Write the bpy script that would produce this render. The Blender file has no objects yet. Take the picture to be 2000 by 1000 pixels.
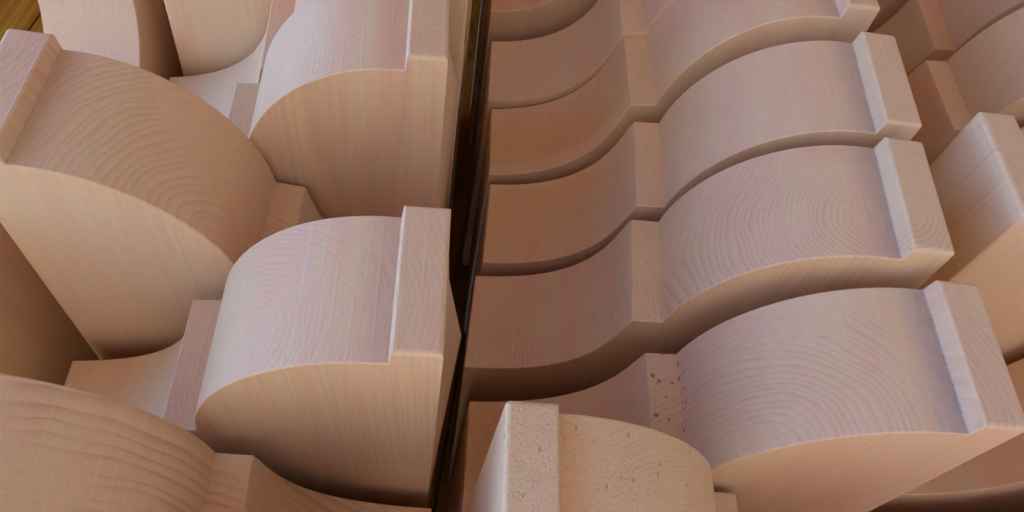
import bpy, bmesh, math, random
from mathutils import Vector, Matrix, Euler

sc = bpy.context.scene
random.seed(7)

# ------------------------------------------------------------------ camera
# camera stands at the origin, looking down on the stacks (rows: right, up, forward)
CAM_ROWS = [[0.989377, 0.122364, 0.078481], [-0.14537, 0.832804, 0.534139], [0.0, 0.539874, -0.841746]]
FOCAL = 1.48622
PROF = {'F': [0.0, 0.0], 'p1': [0.11416, 0.11043], 'p2': [0.13525, 0.11213], 'p3': [0.25085, 0.22146], 'p4': [0.25246, 0.23427], 'p5': [0.27807, 0.23407]}
CONCAVE_H = [0.10702, 0.0122, -0.00842, -0.01965]
CONVEX_H = [0.00641, 0.06157, -0.06222, 0.00345]
POSE = {
    'A': (1, 0.06114, 0.57111, -0.59018, 0.00090, 0.06269, 0.10015),
    'B': (1, 0.07533, 0.47846, -0.59181, -0.02878, 0.04737, 0.11424),
    'C': (1, 0.08404, 0.37026, -0.58844, -0.00037, 0.03908, 0.06333),
    'D': (1, 0.08401, 0.26266, -0.58426, -0.01860, 0.03118, 0.04179),
    'E': (1, 0.10070, 0.14948, -0.58374, -0.01841, 0.05608, 0.09431),
    'L2': (1, -0.20276, 0.13190, -0.56627, -0.00426, 0.04540, 0.12371),
    'L1': (1, -0.23537, 0.32585, -0.56497, -0.02033, 0.05326, 0.14609),
    'M': (1, -0.23505, 0.43877, -0.56809, 0.01790, 0.04422, 0.16861),
    'L3': (-1, -0.15833, 0.24327, -0.57565, 0.00830, 0.08361, 0.08904),
    'L4': (-1, -0.12771, 0.03637, -0.56406, -0.00187, 0.08758, 0.13553),
    'R6': (-1, 0.16763, 0.06183, -0.58507, -0.00690, 0.06464, 0.09337),
    'S1': (1, 0.40202, 0.66658, -0.63253, -0.00528, 0.02333, 0.05647),
    'S2': (1, 0.37221, 0.51992, -0.60181, -0.00273, 0.06470, 0.12395),
    'S3': (-1, 0.46003, 0.31793, -0.59491, -0.02140, 0.05534, 0.09963),
    'S5': (1, 0.40772, 0.21055, -0.60017, -0.02393, 0.03353, 0.04602),
    'L0': (-1, -0.18589, 0.53734, -0.57040, -0.02249, 0.08249, 0.07567),
    'Z': (1, 0.04616, 0.69507, -0.57505, 0.00049, 0.04256, 0.12109),
    'S0': (1, 0.37000, 0.78500, -0.60000, 0.00000, 0.03500, 0.12000),
}

cam_data = bpy.data.cameras.new("camera")
cam_data.sensor_width = 36.0
cam_data.lens = 36.0 * FOCAL / 2.0
cam_data.clip_start = 0.02
cam_data.clip_end = 50.0
cam = bpy.data.objects.new("camera", cam_data)
sc.collection.objects.link(cam)
R_, U_, F_ = CAM_ROWS
cam.matrix_world = Matrix(((R_[0], U_[0], -F_[0], 0),
                           (R_[1], U_[1], -F_[1], 0),
                           (R_[2], U_[2], -F_[2], 0),
                           (0, 0, 0, 1)))
sc.camera = cam

# ------------------------------------------------------------------ light
SUN_EL, SUN_AZ = math.radians(48), math.radians(25)     # azimuth clockwise from +Y (away from camera)
world = bpy.data.worlds.new("World")
sc.world = world
world.use_nodes = True
wn = world.node_tree
bg = wn.nodes["Background"]
sky = wn.nodes.new("ShaderNodeTexSky")
sky.sky_type = 'NISHITA'
sky.sun_disc = False
sky.sun_elevation = SUN_EL
sky.sun_rotation = SUN_AZ
sky.air_density = 0.5
sky.dust_density = 0.0
sky.ozone_density = 9.0
wn.links.new(sky.outputs[0], bg.inputs[0])
bg.inputs[1].default_value = 0.15

sun_d = bpy.data.lights.new("sun", 'SUN')
sun_d.energy = 0.85
sun_d.angle = math.radians(0.5)
sun_d.color = (1.0, 0.93, 0.86)
sun = bpy.data.objects.new("sun", sun_d)
sc.collection.objects.link(sun)
sdir = Vector((math.sin(SUN_AZ) * math.cos(SUN_EL), math.cos(SUN_AZ) * math.cos(SUN_EL), math.sin(SUN_EL)))
sun.rotation_euler = sdir.to_track_quat('Z', 'Y').to_euler()

sc.view_settings.view_transform = 'Standard'
sc.view_settings.look = 'None'
sc.view_settings.gamma = 1.0
sc.view_settings.exposure = 3.18

# ------------------------------------------------------------------ node helpers
class NT:
    def __init__(self, mat):
        self.t = mat.node_tree; self.n = self.t.nodes; self.l = self.t.links
    def set(self, node, i, v):
        if v is None: return
        if isinstance(v, bpy.types.NodeSocket): self.l.new(v, node.inputs[i])
        else: node.inputs[i].default_value = v
    def math(self, op, a, b=None, c=None, clamp=False):
        n = self.n.new("ShaderNodeMath"); n.operation = op; n.use_clamp = clamp
        self.set(n, 0, a); self.set(n, 1, b); self.set(n, 2, c); return n.outputs[0]
    def comb(self, x, y, z):
        n = self.n.new("ShaderNodeCombineXYZ"); self.set(n, 0, x); self.set(n, 1, y); self.set(n, 2, z); return n.outputs[0]
    def sep(self, v):
        n = self.n.new("ShaderNodeSeparateXYZ"); self.set(n, 0, v); return n.outputs
    def vmul(self, v, s):
        n = self.n.new("ShaderNodeVectorMath"); n.operation = 'MULTIPLY'; self.set(n, 0, v); self.set(n, 1, s); return n.outputs[0]
    def vadd(self, v, s):
        n = self.n.new("ShaderNodeVectorMath"); n.operation = 'ADD'; self.set(n, 0, v); self.set(n, 1, s); return n.outputs[0]
    def noise(self, v, scale=1.0, detail=2.0, rough=0.5, dims='3D', w=None):
        n = self.n.new("ShaderNodeTexNoise"); n.noise_dimensions = dims
        if v is not None: self.set(n, 'Vector', v)
        if w is not None: self.set(n, 'W', w)
        n.inputs['Scale'].default_value = scale; n.inputs['Detail'].default_value = detail
        n.inputs['Roughness'].default_value = rough
        return n.outputs[0]
    def vor(self, v, scale, rnd=1.0):
        n = self.n.new("ShaderNodeTexVoronoi"); self.set(n, 'Vector', v); n.inputs['Scale'].default_value = scale
        n.inputs['Randomness'].default_value = rnd
        return n.outputs['Distance'], n.outputs['Color']
    def ss(self, v, a, b, to0=0.0, to1=1.0):
        n = self.n.new("ShaderNodeMapRange"); n.interpolation_type = 'SMOOTHSTEP'
        self.set(n, 0, v); n.inputs[1].default_value = a; n.inputs[2].default_value = b
        n.inputs[3].default_value = to0; n.inputs[4].default_value = to1
        return n.outputs[0]
    def mix(self, f, a, b, mode='MIX'):
        n = self.n.new("ShaderNodeMix"); n.data_type = 'RGBA'; n.blend_type = mode
        self.set(n, 0, f); self.set(n, 6, a); self.set(n, 7, b); return n.outputs[2]
    def attr(self, name):
        n = self.n.new("ShaderNodeAttribute"); n.attribute_type = 'OBJECT'; n.attribute_name = name
        return n.outputs['Fac']

def rgb(r, g, b): return (r, g, b, 1.0)

def wood_material():
    m = bpy.data.materials.new("planed_pine"); m.use_nodes = True
    k = NT(m); bsdf = k.n["Principled BSDF"]
    tc = k.n.new("ShaderNodeTexCoord")
    obj = tc.outputs['Object']; nrm = tc.outputs['Normal']
    seed = k.attr('seed')
    P = k.vadd(obj, k.comb(seed, k.math('MULTIPLY', seed, 1.7), k.math('MULTIPLY', seed, 0.6)))
    x, y, z = k.sep(obj)[0:3]
    nx, ny, nz = k.sep(nrm)[0:3]
    # slow warp of the growth rings, drifting a little along the grain (z)
    warp = k.noise(k.vmul(P, (14, 14, 1.6)), 1, 2, .5)
    warp2 = k.noise(k.vmul(P, (75, 75, 3)), 1, 1, .5)
    dx = k.math('SUBTRACT', x, k.attr('pith_x'))
    dy = k.math('SUBTRACT', y, k.attr('pith_y'))
    dx = k.math('MULTIPLY_ADD', z, k.attr('lean'), dx)
    r = k.math('SQRT', k.math('ADD', k.math('MULTIPLY', dx, dx), k.math('MULTIPLY', dy, dy)))
    r = k.math('MULTIPLY_ADD', k.math('SUBTRACT', warp, .5), .022, r)
    r = k.math('MULTIPLY_ADD', k.math('SUBTRACT', warp2, .5), .0010, r)
    ph = k.math('DIVIDE', r, k.attr('spacing'))
    ph = k.math('ADD', ph, k.math('MULTIPLY', k.noise(None, 1, 1, .5, '1D', k.math('MULTIPLY', r, 90)), 1.6))
    fr = k.math('FRACT', ph)
    line = k.math('MULTIPLY', k.math('MULTIPLY', k.math('POWER', fr, 2.6), k.ss(fr, .86, 1.0, 1.0, 0.0)), k.ss(r, .003, .022, .3, 1.0))
    ringvar = k.ss(k.noise(k.vmul(P, (18, 18, 8)), 1, 2, .5), .36, .60, .08, 1.1)
    up = k.ss(k.math('ABSOLUTE', ny), .3, .7, 1.0, 0.0)
    line = k.math('MULTIPLY', k.math('MULTIPLY', line, ringvar), k.math('MULTIPLY', k.attr('ring'), k.math('MULTIPLY_ADD', up, k.math('SUBTRACT', 1.0, k.attr('side_ring')), k.attr('side_ring'))))
    # fibre: long along z, a fine speckle on the cut ends
    fib = k.noise(k.vmul(P, (900, 900, 22)), 1, 3, .6)
    fib2 = k.noise(k.vmul(P, (240, 240, 6)), 1, 2, .5)
    # colour drift: pink and pale zones in the boards
    zone = k.ss(k.noise(k.vmul(P, (48, 7, 3)), 1, 3, .55), .40, .62)
    zone2 = k.ss(k.noise(k.vmul(P, (9, 9, 9)), 1, 2, .5), .35, .68)
    col = k.mix(zone, rgb(.880, .570, .278), rgb(.900, .500, .265))
    col = k.mix(k.math('MULTIPLY', zone2, .55), col, rgb(.870, .580, .320))
    col = k.mix(k.attr('tone'), col, rgb(.86, .52, .25))
    col = k.mix(k.math('MULTIPLY', line, .62, clamp=True), col, rgb(.54, .27, .13))
    col = k.mix(k.ss(fib, .35, .75, 0, .18), col, rgb(.60, .36, .19))
    col = k.mix(k.ss(fib2, .42, .75, 0, .18), col, rgb(.58, .38, .25))
    mot = k.noise(k.vmul(P, (210, 210, 120)), 1, 2, .6)
    col = k.mix(k.ss(mot, .45, .68, 0, .22), col, rgb(.88, .46, .30))
    mot2 = k.noise(k.vmul(P, (120, 120, 70)), 1, 2, .6)
    col = k.mix(k.ss(mot2, .5, .7, 0, .25), col, rgb(.74, .56, .31))
    col = k.mix(k.ss(fib, .66, .80, 0, .35), col, rgb(.95, .70, .50))
    # profile faces: marks of the cutter, running across the thickness
    s_x = k.math('MULTIPLY', x, 1.0)
    cut = k.noise(k.comb(k.math('MULTIPLY', s_x, 420), k.math('MULTIPLY_ADD', y, 9, seed), k.math('MULTIPLY', z, 420)), 1, 2, .6)
    cutmask = k.math('MULTIPLY', up, k.ss(cut, .52, .78))
    col = k.mix(k.math('MULTIPLY', cutmask, .16), col, rgb(.85, .68, .54))
    # torn, greyish strip where the cutter stops at the lip
    xl = k.math('MULTIPLY_ADD', x, k.attr('side'), .11)
    lipm = k.math('MULTIPLY', k.ss(xl, LIPX - .024, LIPX - .001), k.ss(xl, LIPX, LIPX + .0012, 1.0, 0.0))
    low = k.ss(z, LIPZ + .0006, LIPZ + .0016, 1.0, 0.0)
    lipm = k.math('MULTIPLY', k.math('MULTIPLY', lipm, k.math('MULTIPLY', low, k.ss(z, .19, .205))), up)
    tear = k.noise(k.vmul(P, (260, 90, 260)), 1, 3, .65)
    lipm = k.math('MULTIPLY', lipm, k.ss(tear, .2, .75, .55, 1.0))
    col = k.mix(k.math('MULTIPLY', lipm, k.attr('tear')), col, rgb(.50, .39, .32))
    dots = k.ss(k.noise(k.vmul(P, (500, 420, 500)), 1, 2, .6), .54, .62)
    edge = k.math('MULTIPLY', k.ss(xl, LIPX - .0010, LIPX - .0003), k.ss(xl, LIPX + .0002, LIPX + .0009, 1.0, 0.0))
    edge = k.math('MULTIPLY', k.math('MULTIPLY', edge, dots), k.math('MULTIPLY', low, k.math('MULTIPLY', up, k.attr('tear'))))
    col = k.mix(k.math('MULTIPLY', edge, .4, clamp=True), col, rgb(.20, .125, .08))
    # pitch specks
    wob = k.noise(P, 420, 1, .5)
    d1, c1 = k.vor(k.vadd(k.vmul(P, (1.3, .8, 1)), k.comb(k.math('MULTIPLY', wob, .005), k.math('MULTIPLY', wob, .003), 0)), 95)
    pick = k.sep(c1)[0]
    sz = k.math('MULTIPLY', k.math('SUBTRACT', pick, .80), .38)
    sp = k.math('LESS_THAN', d1, k.math('MULTIPLY', sz, k.attr('specks')))
    d2, c2 = k.vor(k.vmul(P, (1.5, .7, 1.0)), 260)
    pick2 = k.sep(c2)[1]
    sp2 = k.math('LESS_THAN', d2, k.math('MULTIPLY', k.math('ADD', k.math('SUBTRACT', pick2, .96), k.math('MULTIPLY', k.attr('specks'), .16)), k.math('MULTIPLY', k.attr('specks'), 1.4)))
    fil = k.math('MULTIPLY', k.math('GREATER_THAN', xl, FX0), k.math('LESS_THAN', xl, FX1 + .001))
    d3, c3 = k.vor(P, 215)
    sp3 = k.math('LESS_THAN', d3, k.math('MULTIPLY', k.math('SUBTRACT', k.sep(c3)[0], .22), k.math('MULTIPLY', k.attr('fillet_specks'), .58)))
    sp3 = k.math('MULTIPLY', sp3, fil)
    spm = k.math('MAXIMUM', k.math('MAXIMUM', sp, k.math('MULTIPLY', sp2, .6)), sp3)
    spm = k.math('MULTIPLY', spm, up)
    col = k.mix(k.math('MULTIPLY', spm, .8), col, rgb(.32, .12, .035))
    k.l.new(col, bsdf.inputs['Base Color'])
    bsdf.inputs['Roughness'].default_value = .6
    bsdf.inputs['Specular IOR Level'].default_value = .5
    # relief
    h = k.math('MULTIPLY', fib, .5)
    h = k.math('MULTIPLY_ADD', line, -.5, h)
    h = k.math('MULTIPLY_ADD', cutmask, .7, h)
    h = k.math('MULTIPLY_ADD', k.noise(k.vmul(P, (55, 20, 55)), 1, 2, .5), .9, h)
    pit = k.ss(k.vor(k.vmul(P, (1.0, 1.0, 1.0)), 480)[0], .12, .42)
    h = k.math('MULTIPLY_ADD', pit, k.attr('pits'), h)
    bp = k.n.new("ShaderNodeBump"); bp.inputs['Strength'].default_value = .55; bp.inputs['Distance'].default_value = .00035
    k.l.new(h, bp.inputs['Height']); k.l.new(bp.outputs[0], bsdf.inputs['Normal'])
    return m

def floor_material(name="varnished_board", a=rgb(.50, .195, .022), b_=rgb(.30, .10, .012)):
    m = bpy.data.materials.new(name); m.use_nodes = True
    k = NT(m); bsdf = k.n["Principled BSDF"]
    tc = k.n.new("ShaderNodeTexCoord")
    oi = k.n.new("ShaderNodeObjectInfo")
    P = k.vadd(tc.outputs['Object'], k.comb(k.math('MULTIPLY', oi.outputs['Random'], 9), 0, 0))
    g = k.noise(k.vmul(P, (90, 4, 40)), 1, 3, .6)
    g2 = k.noise(k.vmul(P, (12, 2, 12)), 1, 2, .5)
    col = k.mix(k.ss(g, .35, .7), a, b_)
    col = k.mix(k.ss(g2, .4, .7, 0, .4), col, b_)
    k.l.new(col, bsdf.inputs['Base Color'])
    bsdf.inputs['Roughness'].default_value = 1.0
    bsdf.inputs['Specular IOR Level'].default_value = .0
    bp = k.n.new("ShaderNodeBump"); bp.inputs['Strength'].default_value = .4; bp.inputs['Distance'].default_value = .0006
    k.l.new(g, bp.inputs['Height']); k.l.new(bp.outputs[0], bsdf.inputs['Normal'])
    return m

FX0, FX1 = PROF['p1'][0], PROF['p2'][0]
LIPX, LIPZ = PROF['p3']
WOOD = wood_material()
BOARD = floor_material()
PALE = floor_material("new_pine_board", rgb(.80, .55, .32), rgb(.66, .42, .22))
T = 0.09
FLOOR_Z = -0.93

# ------------------------------------------------------------------ corbel geometry
def bez(a, b, c, d, n):
    out = []
    for i in range(n + 1):
        t = i / n
        out.append(tuple((1-t)**3*a[j] + 3*(1-t)**2*t*b[j] + 3*(1-t)*t*t*c[j] + t**3*d[j] for j in (0, 1)))
    return out

def profile(bottom, jit):
    F, p1, p2, p3, p4, p5 = [tuple(PROF[q]) for q in ('F', 'p1', 'p2', 'p3', 'p4', 'p5')]
    hc, hv = CONCAVE_H, CONVEX_H
    cc = bez(F, (F[0]+hc[0], F[1]+hc[1]), (p1[0]+hc[2], p1[1]+hc[3]), p1, 40)
    vv = bez(p2, (p2[0]+hv[0], p2[1]+hv[1]), (p3[0]+hv[2], p3[1]+hv[3]), p3, 48)
    pts = cc + vv + [p4, p5]
    return pts, bottom

def corbel_mesh(side, bottom, end=None, foot_end=0.0, warp=0.0):
    """Ogee block: profile in x-z, thickness along y. `end` = far-edge and near-edge offsets of the sawn cap end, as (z, dx_near, dx_far)."""
    top, bot = profile(bottom, 0)
    end = end or []
    zs = sorted([e[0] for e in end], reverse=True)
    endpts = [(PROF['p5'][0] + 0, z) for z in zs] + [(PROF['p5'][0], bot)]
    near = list(top); far = list(top)
    lk = {e[0]: e for e in end}
    for z in zs:
        near.append((PROF['p5'][0] + lk[z][1], z)); far.append((PROF['p5'][0] + lk[z][2], z))
    last = lk[zs[-1]] if zs else (0, 0, 0)
    near.append((PROF['p5'][0] + last[1], bot)); far.append((PROF['p5'][0] + last[2], bot))
    near.append((foot_end, bot)); far.append((foot_end, bot))
    n = len(near)
    bm = bmesh.new()
    bw = bm.edges.layers.float.new('bevel_weight_edge')
    va = [bm.verts.new((side*(p[0]-.11), 0.0, p[1])) for p in near]
    vb = [bm.verts.new((side*(p[0]-.11), T, p[1])) for p in far]
    ntop = len(top)
    fn = bm.faces.new(va); ff = bm.faces.new(list(reversed(vb)))
    # intermediate rows so the long faces are not perfectly straight
    for i in range(n):
        j = (i + 1) % n
        f = bm.faces.new((va[j], va[i], vb[i], vb[j]))
        if i < ntop - 1 and i != ntop - 2: f.smooth = True
    i1, i2, i3, i4, i5 = 40, 41, 41 + 48, 42 + 48, 43 + 48
    def weight(a, b, w):
        e = bm.edges.get((a, b))
        if e: e[bw] = w
    for V in (va, vb):
        for i in range(n):
            j = (i + 1) % n
            weight(V[i], V[j], .20 if i < i3 else (.12 if i == i3 else (.55 if i == i4 else (.8 if (i == i5 and not zs) else (.12 if not zs else 0.0)))))
    for i, w in ((0, .30), (i1, .14), (i4, .28), (i5, .50)):
        weight(va[i], vb[i], w)
    bm.faces.index_update()
    smooth_ids = {f.index for f in bm.faces if f.smooth}
    me = bpy.data.meshes.new("corbel")
    bm.to_mesh(me); bm.free()
    me.set_sharp_from_angle(angle=math.radians(22))
    for p in me.polygons: p.use_smooth = p.index in smooth_ids
    me.materials.append(WOOD)
    return me

MADE = {}
def corbel(key, label, group, pith=(.0, .0), spacing=.0028, ring=.8, specks=.5, fillet_specks=0., tear=.6,
           tone=0.0, lean=.03, end=None, pose=None, side_ring=.6, pits=0.0):
    s, px, py, pz, rx, ry, rz = pose or POSE[key]
    Rm = Euler((rx, ry, rz), 'XYZ').to_matrix()
    # saw the bottom so that its lowest corner stands on the boards
    lo = max((FLOOR_Z - pz - (Rm @ Vector((s*(X-.11), Y, 0))).z) / Rm[2][2] for X in (0, PROF['p5'][0]) for Y in (0, T))
    me = corbel_mesh(s, lo, end)
    o = bpy.data.objects.new("wooden_corbel", me)
    sc.collection.objects.link(o)
    o.location = (px, py, pz); o.rotation_euler = (rx, ry, rz)
    b = o.modifiers.new("eased_edges", 'BEVEL'); b.width = .005; b.segments = 3; b.limit_method = 'WEIGHT'
    b.use_clamp_overlap = False
    o['label'] = label; o['category'] = "wooden corbel"; o['group'] = group
    o['pith_x'] = float(s*(pith[0]-.11)); o['pith_y'] = float(pith[1]); o['spacing'] = float(spacing); o['ring'] = float(ring)
    o['specks'] = float(specks); o['fillet_specks'] = float(fillet_specks); o['tear'] = float(tear); o['tone'] = float(tone)
    o['side_ring'] = float(side_ring); o['pits'] = float(pits); o['lean'] = float(lean); o['side'] = float(s); o['seed'] = random.uniform(0, 20)
    MADE[key] = o
    return o

GR = "corbels in the right-hand row"
GL = "corbels in the left-hand row"
GS = "corbels in the far right row"
#@@PIECES@@
corbel('A', "corbel high in the middle row whose fillet touches the top of the picture", GR, pith=(.05, -.03), spacing=.003, ring=.35)
corbel('B', "middle-row corbel whose cap is cut by the top edge of the picture", GR, pith=(.17, .02), spacing=.0022, ring=.6, tear=.5)
corbel('C', "middle-row corbel with a smooth unspotted pale curve and blunt rounded cap", GR, pith=(.16, -.06), spacing=.003, ring=.25, tear=.7)
corbel('D', "corbel in the middle row with crowded growth rings and two brown specks on its fillet", GR, pith=(.255, .03), spacing=.0030, ring=.8, fillet_specks=.3, tear=.8)
corbel('E', "large lavender-lit corbel at the front with brown specks down its fillet", GR, pith=(.158, -.004), spacing=.0040, ring=.65, fillet_specks=.9, tear=1.0)
corbel('Z', "shaded corbel side and foot behind the topmost curved hollow of the middle row", GR, pith=(.1, .0), ring=.4)
corbel('R6', "speckled corbel at the bottom edge with its porous cap on the left", GR, pith=(.15, -.05), spacing=.0032, ring=.5, specks=1.0, tear=.0, tone=.7, pits=1.1)
corbel('L1', "corbel high in the left row with white curve and fine vertical side grain", GL, pith=(.23, -.12), spacing=.0036, ring=.5, side_ring=.8, tear=.2,
       end=[(.21, 0, .0), (.163, .0, .003), (.129, .0, .012)])
corbel('L2', "big corbel in the centre of the left row beside the dark gap, cap facing right", GL, pith=(.17, .02), spacing=.0038, ring=.5, side_ring=.85, tear=.45,
       end=[(.205, 0, .0), (.156, .0, .003), (.078, .0, .016), (-.02, .0, .010)])
corbel('L3', "corbel with bold oval growth rings and its cap at the left edge", GL, pith=(.143, .004), spacing=.0043, ring=.85, tear=.45, tone=.3, side_ring=.3)
corbel('L4', "corbel in the bottom left corner with wide dark stripes across its curve", GL, pith=(.16, -.16), spacing=.0065, ring=1.4, tear=.2, tone=.5, side_ring=.5)
corbel('M', "low corbel in the left row showing only its smooth hollow behind the white-curved one", GL, pith=(.1, .1), ring=.25)
corbel('L0', "corbel at the top left with a tall pinkish side above a curved hollow", GL, pith=(.1, -.05), spacing=.004, ring=.25)
corbel('S0', "shaded corbel at the top right corner behind the other right ones", GS, ring=.3)
corbel('S1', "corbel cut by the top edge right of the middle row, with a pale fillet", GS, pith=(.15, -.05), ring=.25)
corbel('S2', "corbel at the right edge with pinkish curve and brown fillet", GS, pith=(.1, -.08), ring=.3)
corbel('S3', "corbel at the right edge showing its pale end grain face and tan side", GS, pith=(.12, .3), spacing=.004, ring=.5, tone=.2)
corbel('S5', "corbel in the bottom right corner showing only its shaded hollow", GS, pith=(.1, -.05), ring=.3)
corbel('L5', "unseen corbel added below the bottom left corner to block light from the front", GL, pose=(1, -.19, -.062, -.575, 0, .045, .13))  # this and the next two are unseen, added to block front light
corbel('R7', "unseen corbel added below the bottom edge, blocking front light beside the speckled one", GR, pose=(1, .13, -.045, -.585, 0, .05, .09))
corbel('S6', "unseen corbel added below the bottom right corner as a light blocker", GS, pose=(1, .42, .10, -.60, 0, .035, .06))
corbel('Z2', "unseen corbel added behind the middle row to keep light out of the gap", GR, pose=(1, .03, .80, -.575, 0, .04, .12))  # this and the next two are unseen, added to keep the gap dark
corbel('L00', "unseen corbel added past the top edge in the left row to darken the gap", GL, pose=(1, -.25, .645, -.57, 0, .045, .15))
corbel('L01', "unseen last corbel added to the left row, shutting out light from behind", GL, pose=(-1, -.21, .75, -.57, 0, .06, .12))
corbel('S4', "corbel glimpsed at the right edge between two taller ones", GS, pose=(1, .378, .418, -.65, 0, .05, .11))
corbel('T', "crosswise corbel at the top left with a broad tan face", "corbels turned crosswise on the left", pith=(.05, -.05), spacing=.003, ring=.3,
       pose=(1, -.375, .53, -.565, 0, .0, math.radians(92)))
corbel('T2', "corbel turned crosswise at the left edge showing only its dark brown side", "corbels turned crosswise on the left", pith=(.1, .2), ring=.3,
       pose=(1, -.350, .14, -.575, 0, .0, math.radians(92)))

# loose slivers standing on two sawn edges
def splinter(key, X, Y, Zl, L, lean):
    par = MADE[key]
    bm = bmesh.new(); rings = []
    for i in range(5):
        t = i / 4; r = .00042 * (1 - .75 * t)
        c = Vector((X + lean[0]*L*t*t, Y + lean[1]*L*t, Zl + L*t*(1 - .25*t)))
        rings.append([bm.verts.new(c + Vector((r*math.cos(a), r*math.sin(a)*.6, 0))) for a in (0, 2.1, 4.2)])
    for a, b in zip(rings, rings[1:]):
        for i in range(3): bm.faces.new((a[i], a[(i+1) % 3], b[(i+1) % 3], b[i]))
    bm.faces.new(rings[-1])
    me = bpy.data.meshes.new("splinter"); bm.to_mesh(me); bm.free(); me.materials.append(PALE)
    o = bpy.data.objects.new("splinter", me); sc.collection.objects.link(o); o.parent = par
sv = bez(PROF['p2'], (PROF['p2'][0]+CONVEX_H[0], PROF['p2'][1]+CONVEX_H[1]), (PROF['p3'][0]+CONVEX_H[2], PROF['p3'][1]+CONVEX_H[3]), PROF['p3'], 48)
splinter('E', sv[16][0]-.11, .0015, sv[16][1]-.0006, .006, (.5, -.5))
splinter('E', sv[11][0]-.11, .0012, sv[11][1]-.0006, .003, (-.6, -.4))
splinter('L4', -(PROF['p2'][0]-.11), .089, PROF['p2'][1]-.0006, .006, (.15, .1))
splinter('L2', sv[44][0]-.11, .001, sv[44][1]-.0006, .003, (-.3, -.5))

# ------------------------------------------------------------------ floor of boards
root = bpy.data.objects.new("plank_floor", None); sc.collection.objects.link(root)
root['kind'] = 'structure'
root.location = (0, 0, FLOOR_Z)
xx = -1.6; i = 0
first = None
while xx < 1.7:
    w = .115
    if first is None:
        bm = bmesh.new()
        bmesh.ops.create_cube(bm, size=1.0)
        bmesh.ops.scale(bm, vec=(w - .003, 3.4, .022), verts=bm.verts)
        bmesh.ops.bevel(bm, geom=list(bm.edges), offset=.0015, segments=1, affect='EDGES')
        first = bpy.data.meshes.new("plank"); bm.to_mesh(first); bm.free(); first.materials.append(BOARD)
    o = bpy.data.objects.new("plank", first); sc.collection.objects.link(o); o.parent = root
    o.location = (xx, .9, -.011 - random.uniform(0, .0006))
    xx += w
# ------------------------------------------------------------------ roof and walls added around the stacks to shape the light, open to the left
def boards(name, n, size, place, mat=None):
    r = bpy.data.objects.new(name, None); sc.collection.objects.link(r); r['kind'] = 'structure'
    bm = bmesh.new(); bmesh.ops.create_cube(bm, size=1.0); bmesh.ops.scale(bm, vec=size, verts=bm.verts)
    me = bpy.data.meshes.new("board"); bm.to_mesh(me); bm.free(); me.materials.append(mat or BOARD)
    for i in range(n):
        b = bpy.data.objects.new("board", me); sc.collection.objects.link(b); b.parent = r
        b.location = place(i)
    return r
boards("added_shade_roof", 13, (.1998, 4.7, .03), lambda i: (-1.06 + .2*i, 1.35, 1.35), mat=PALE)  # unseen roof, added to shade the tops and return warm fill
BOUNCE_PLASTER = bpy.data.materials.new("bounce_plaster"); BOUNCE_PLASTER.use_nodes = True  # colour of the added walls, chosen for the light they bounce
k = NT(BOUNCE_PLASTER); tcn = k.n.new("ShaderNodeTexCoord")
k.l.new(k.mix(k.noise(tcn.outputs['Object'], 3, 4, .6), rgb(.60, .51, .39), rgb(.52, .44, .33)), k.n["Principled BSDF"].inputs['Base Color'])
k.n["Principled BSDF"].inputs['Roughness'].default_value = .9
boards("added_end_wall", 11, (.1998, .03, 2.262), lambda i: (-.9 + .2*i, 1.0, .203))  # mostly unseen, added to shut out sky light from behind the rows
for nm, size, loc in (("added_bounce_wall", (.2, 9.0, 4.0), (3.0, .6, 1.2)), ("added_bounce_wall", (7.0, .2, 4.0), (-.6, -3.2, 1.2))):  # unseen walls added to bounce warm light from the right and front
    bm = bmesh.new(); bmesh.ops.create_cube(bm, size=1.0); bmesh.ops.scale(bm, vec=size, verts=bm.verts)
    me = bpy.data.meshes.new(nm); bm.to_mesh(me); bm.free(); me.materials.append(BOUNCE_PLASTER)
    o = bpy.data.objects.new(nm, me); sc.collection.objects.link(o); o.location = loc; o['kind'] = 'structure'
# bare earth under the boards, out to the edges
bm = bmesh.new(); bmesh.ops.create_grid(bm, x_segments=1, y_segments=1, size=20)
gm = bpy.data.meshes.new("ground"); bm.to_mesh(gm); bm.free()
g = bpy.data.objects.new("ground", gm); sc.collection.objects.link(g); g.location = (0, 0, FLOOR_Z - .06); g['kind'] = 'structure'
mt = bpy.data.materials.new("dark_earth"); mt.use_nodes = True
k = NT(mt); tcn = k.n.new("ShaderNodeTexCoord")
k.l.new(k.mix(k.noise(tcn.outputs['Object'], 30, 4, .6), rgb(.30, .29, .28), rgb(.40, .39, .38)), k.n["Principled BSDF"].inputs['Base Color'])
k.n["Principled BSDF"].inputs['Roughness'].default_value = .95
gm.materials.append(mt)
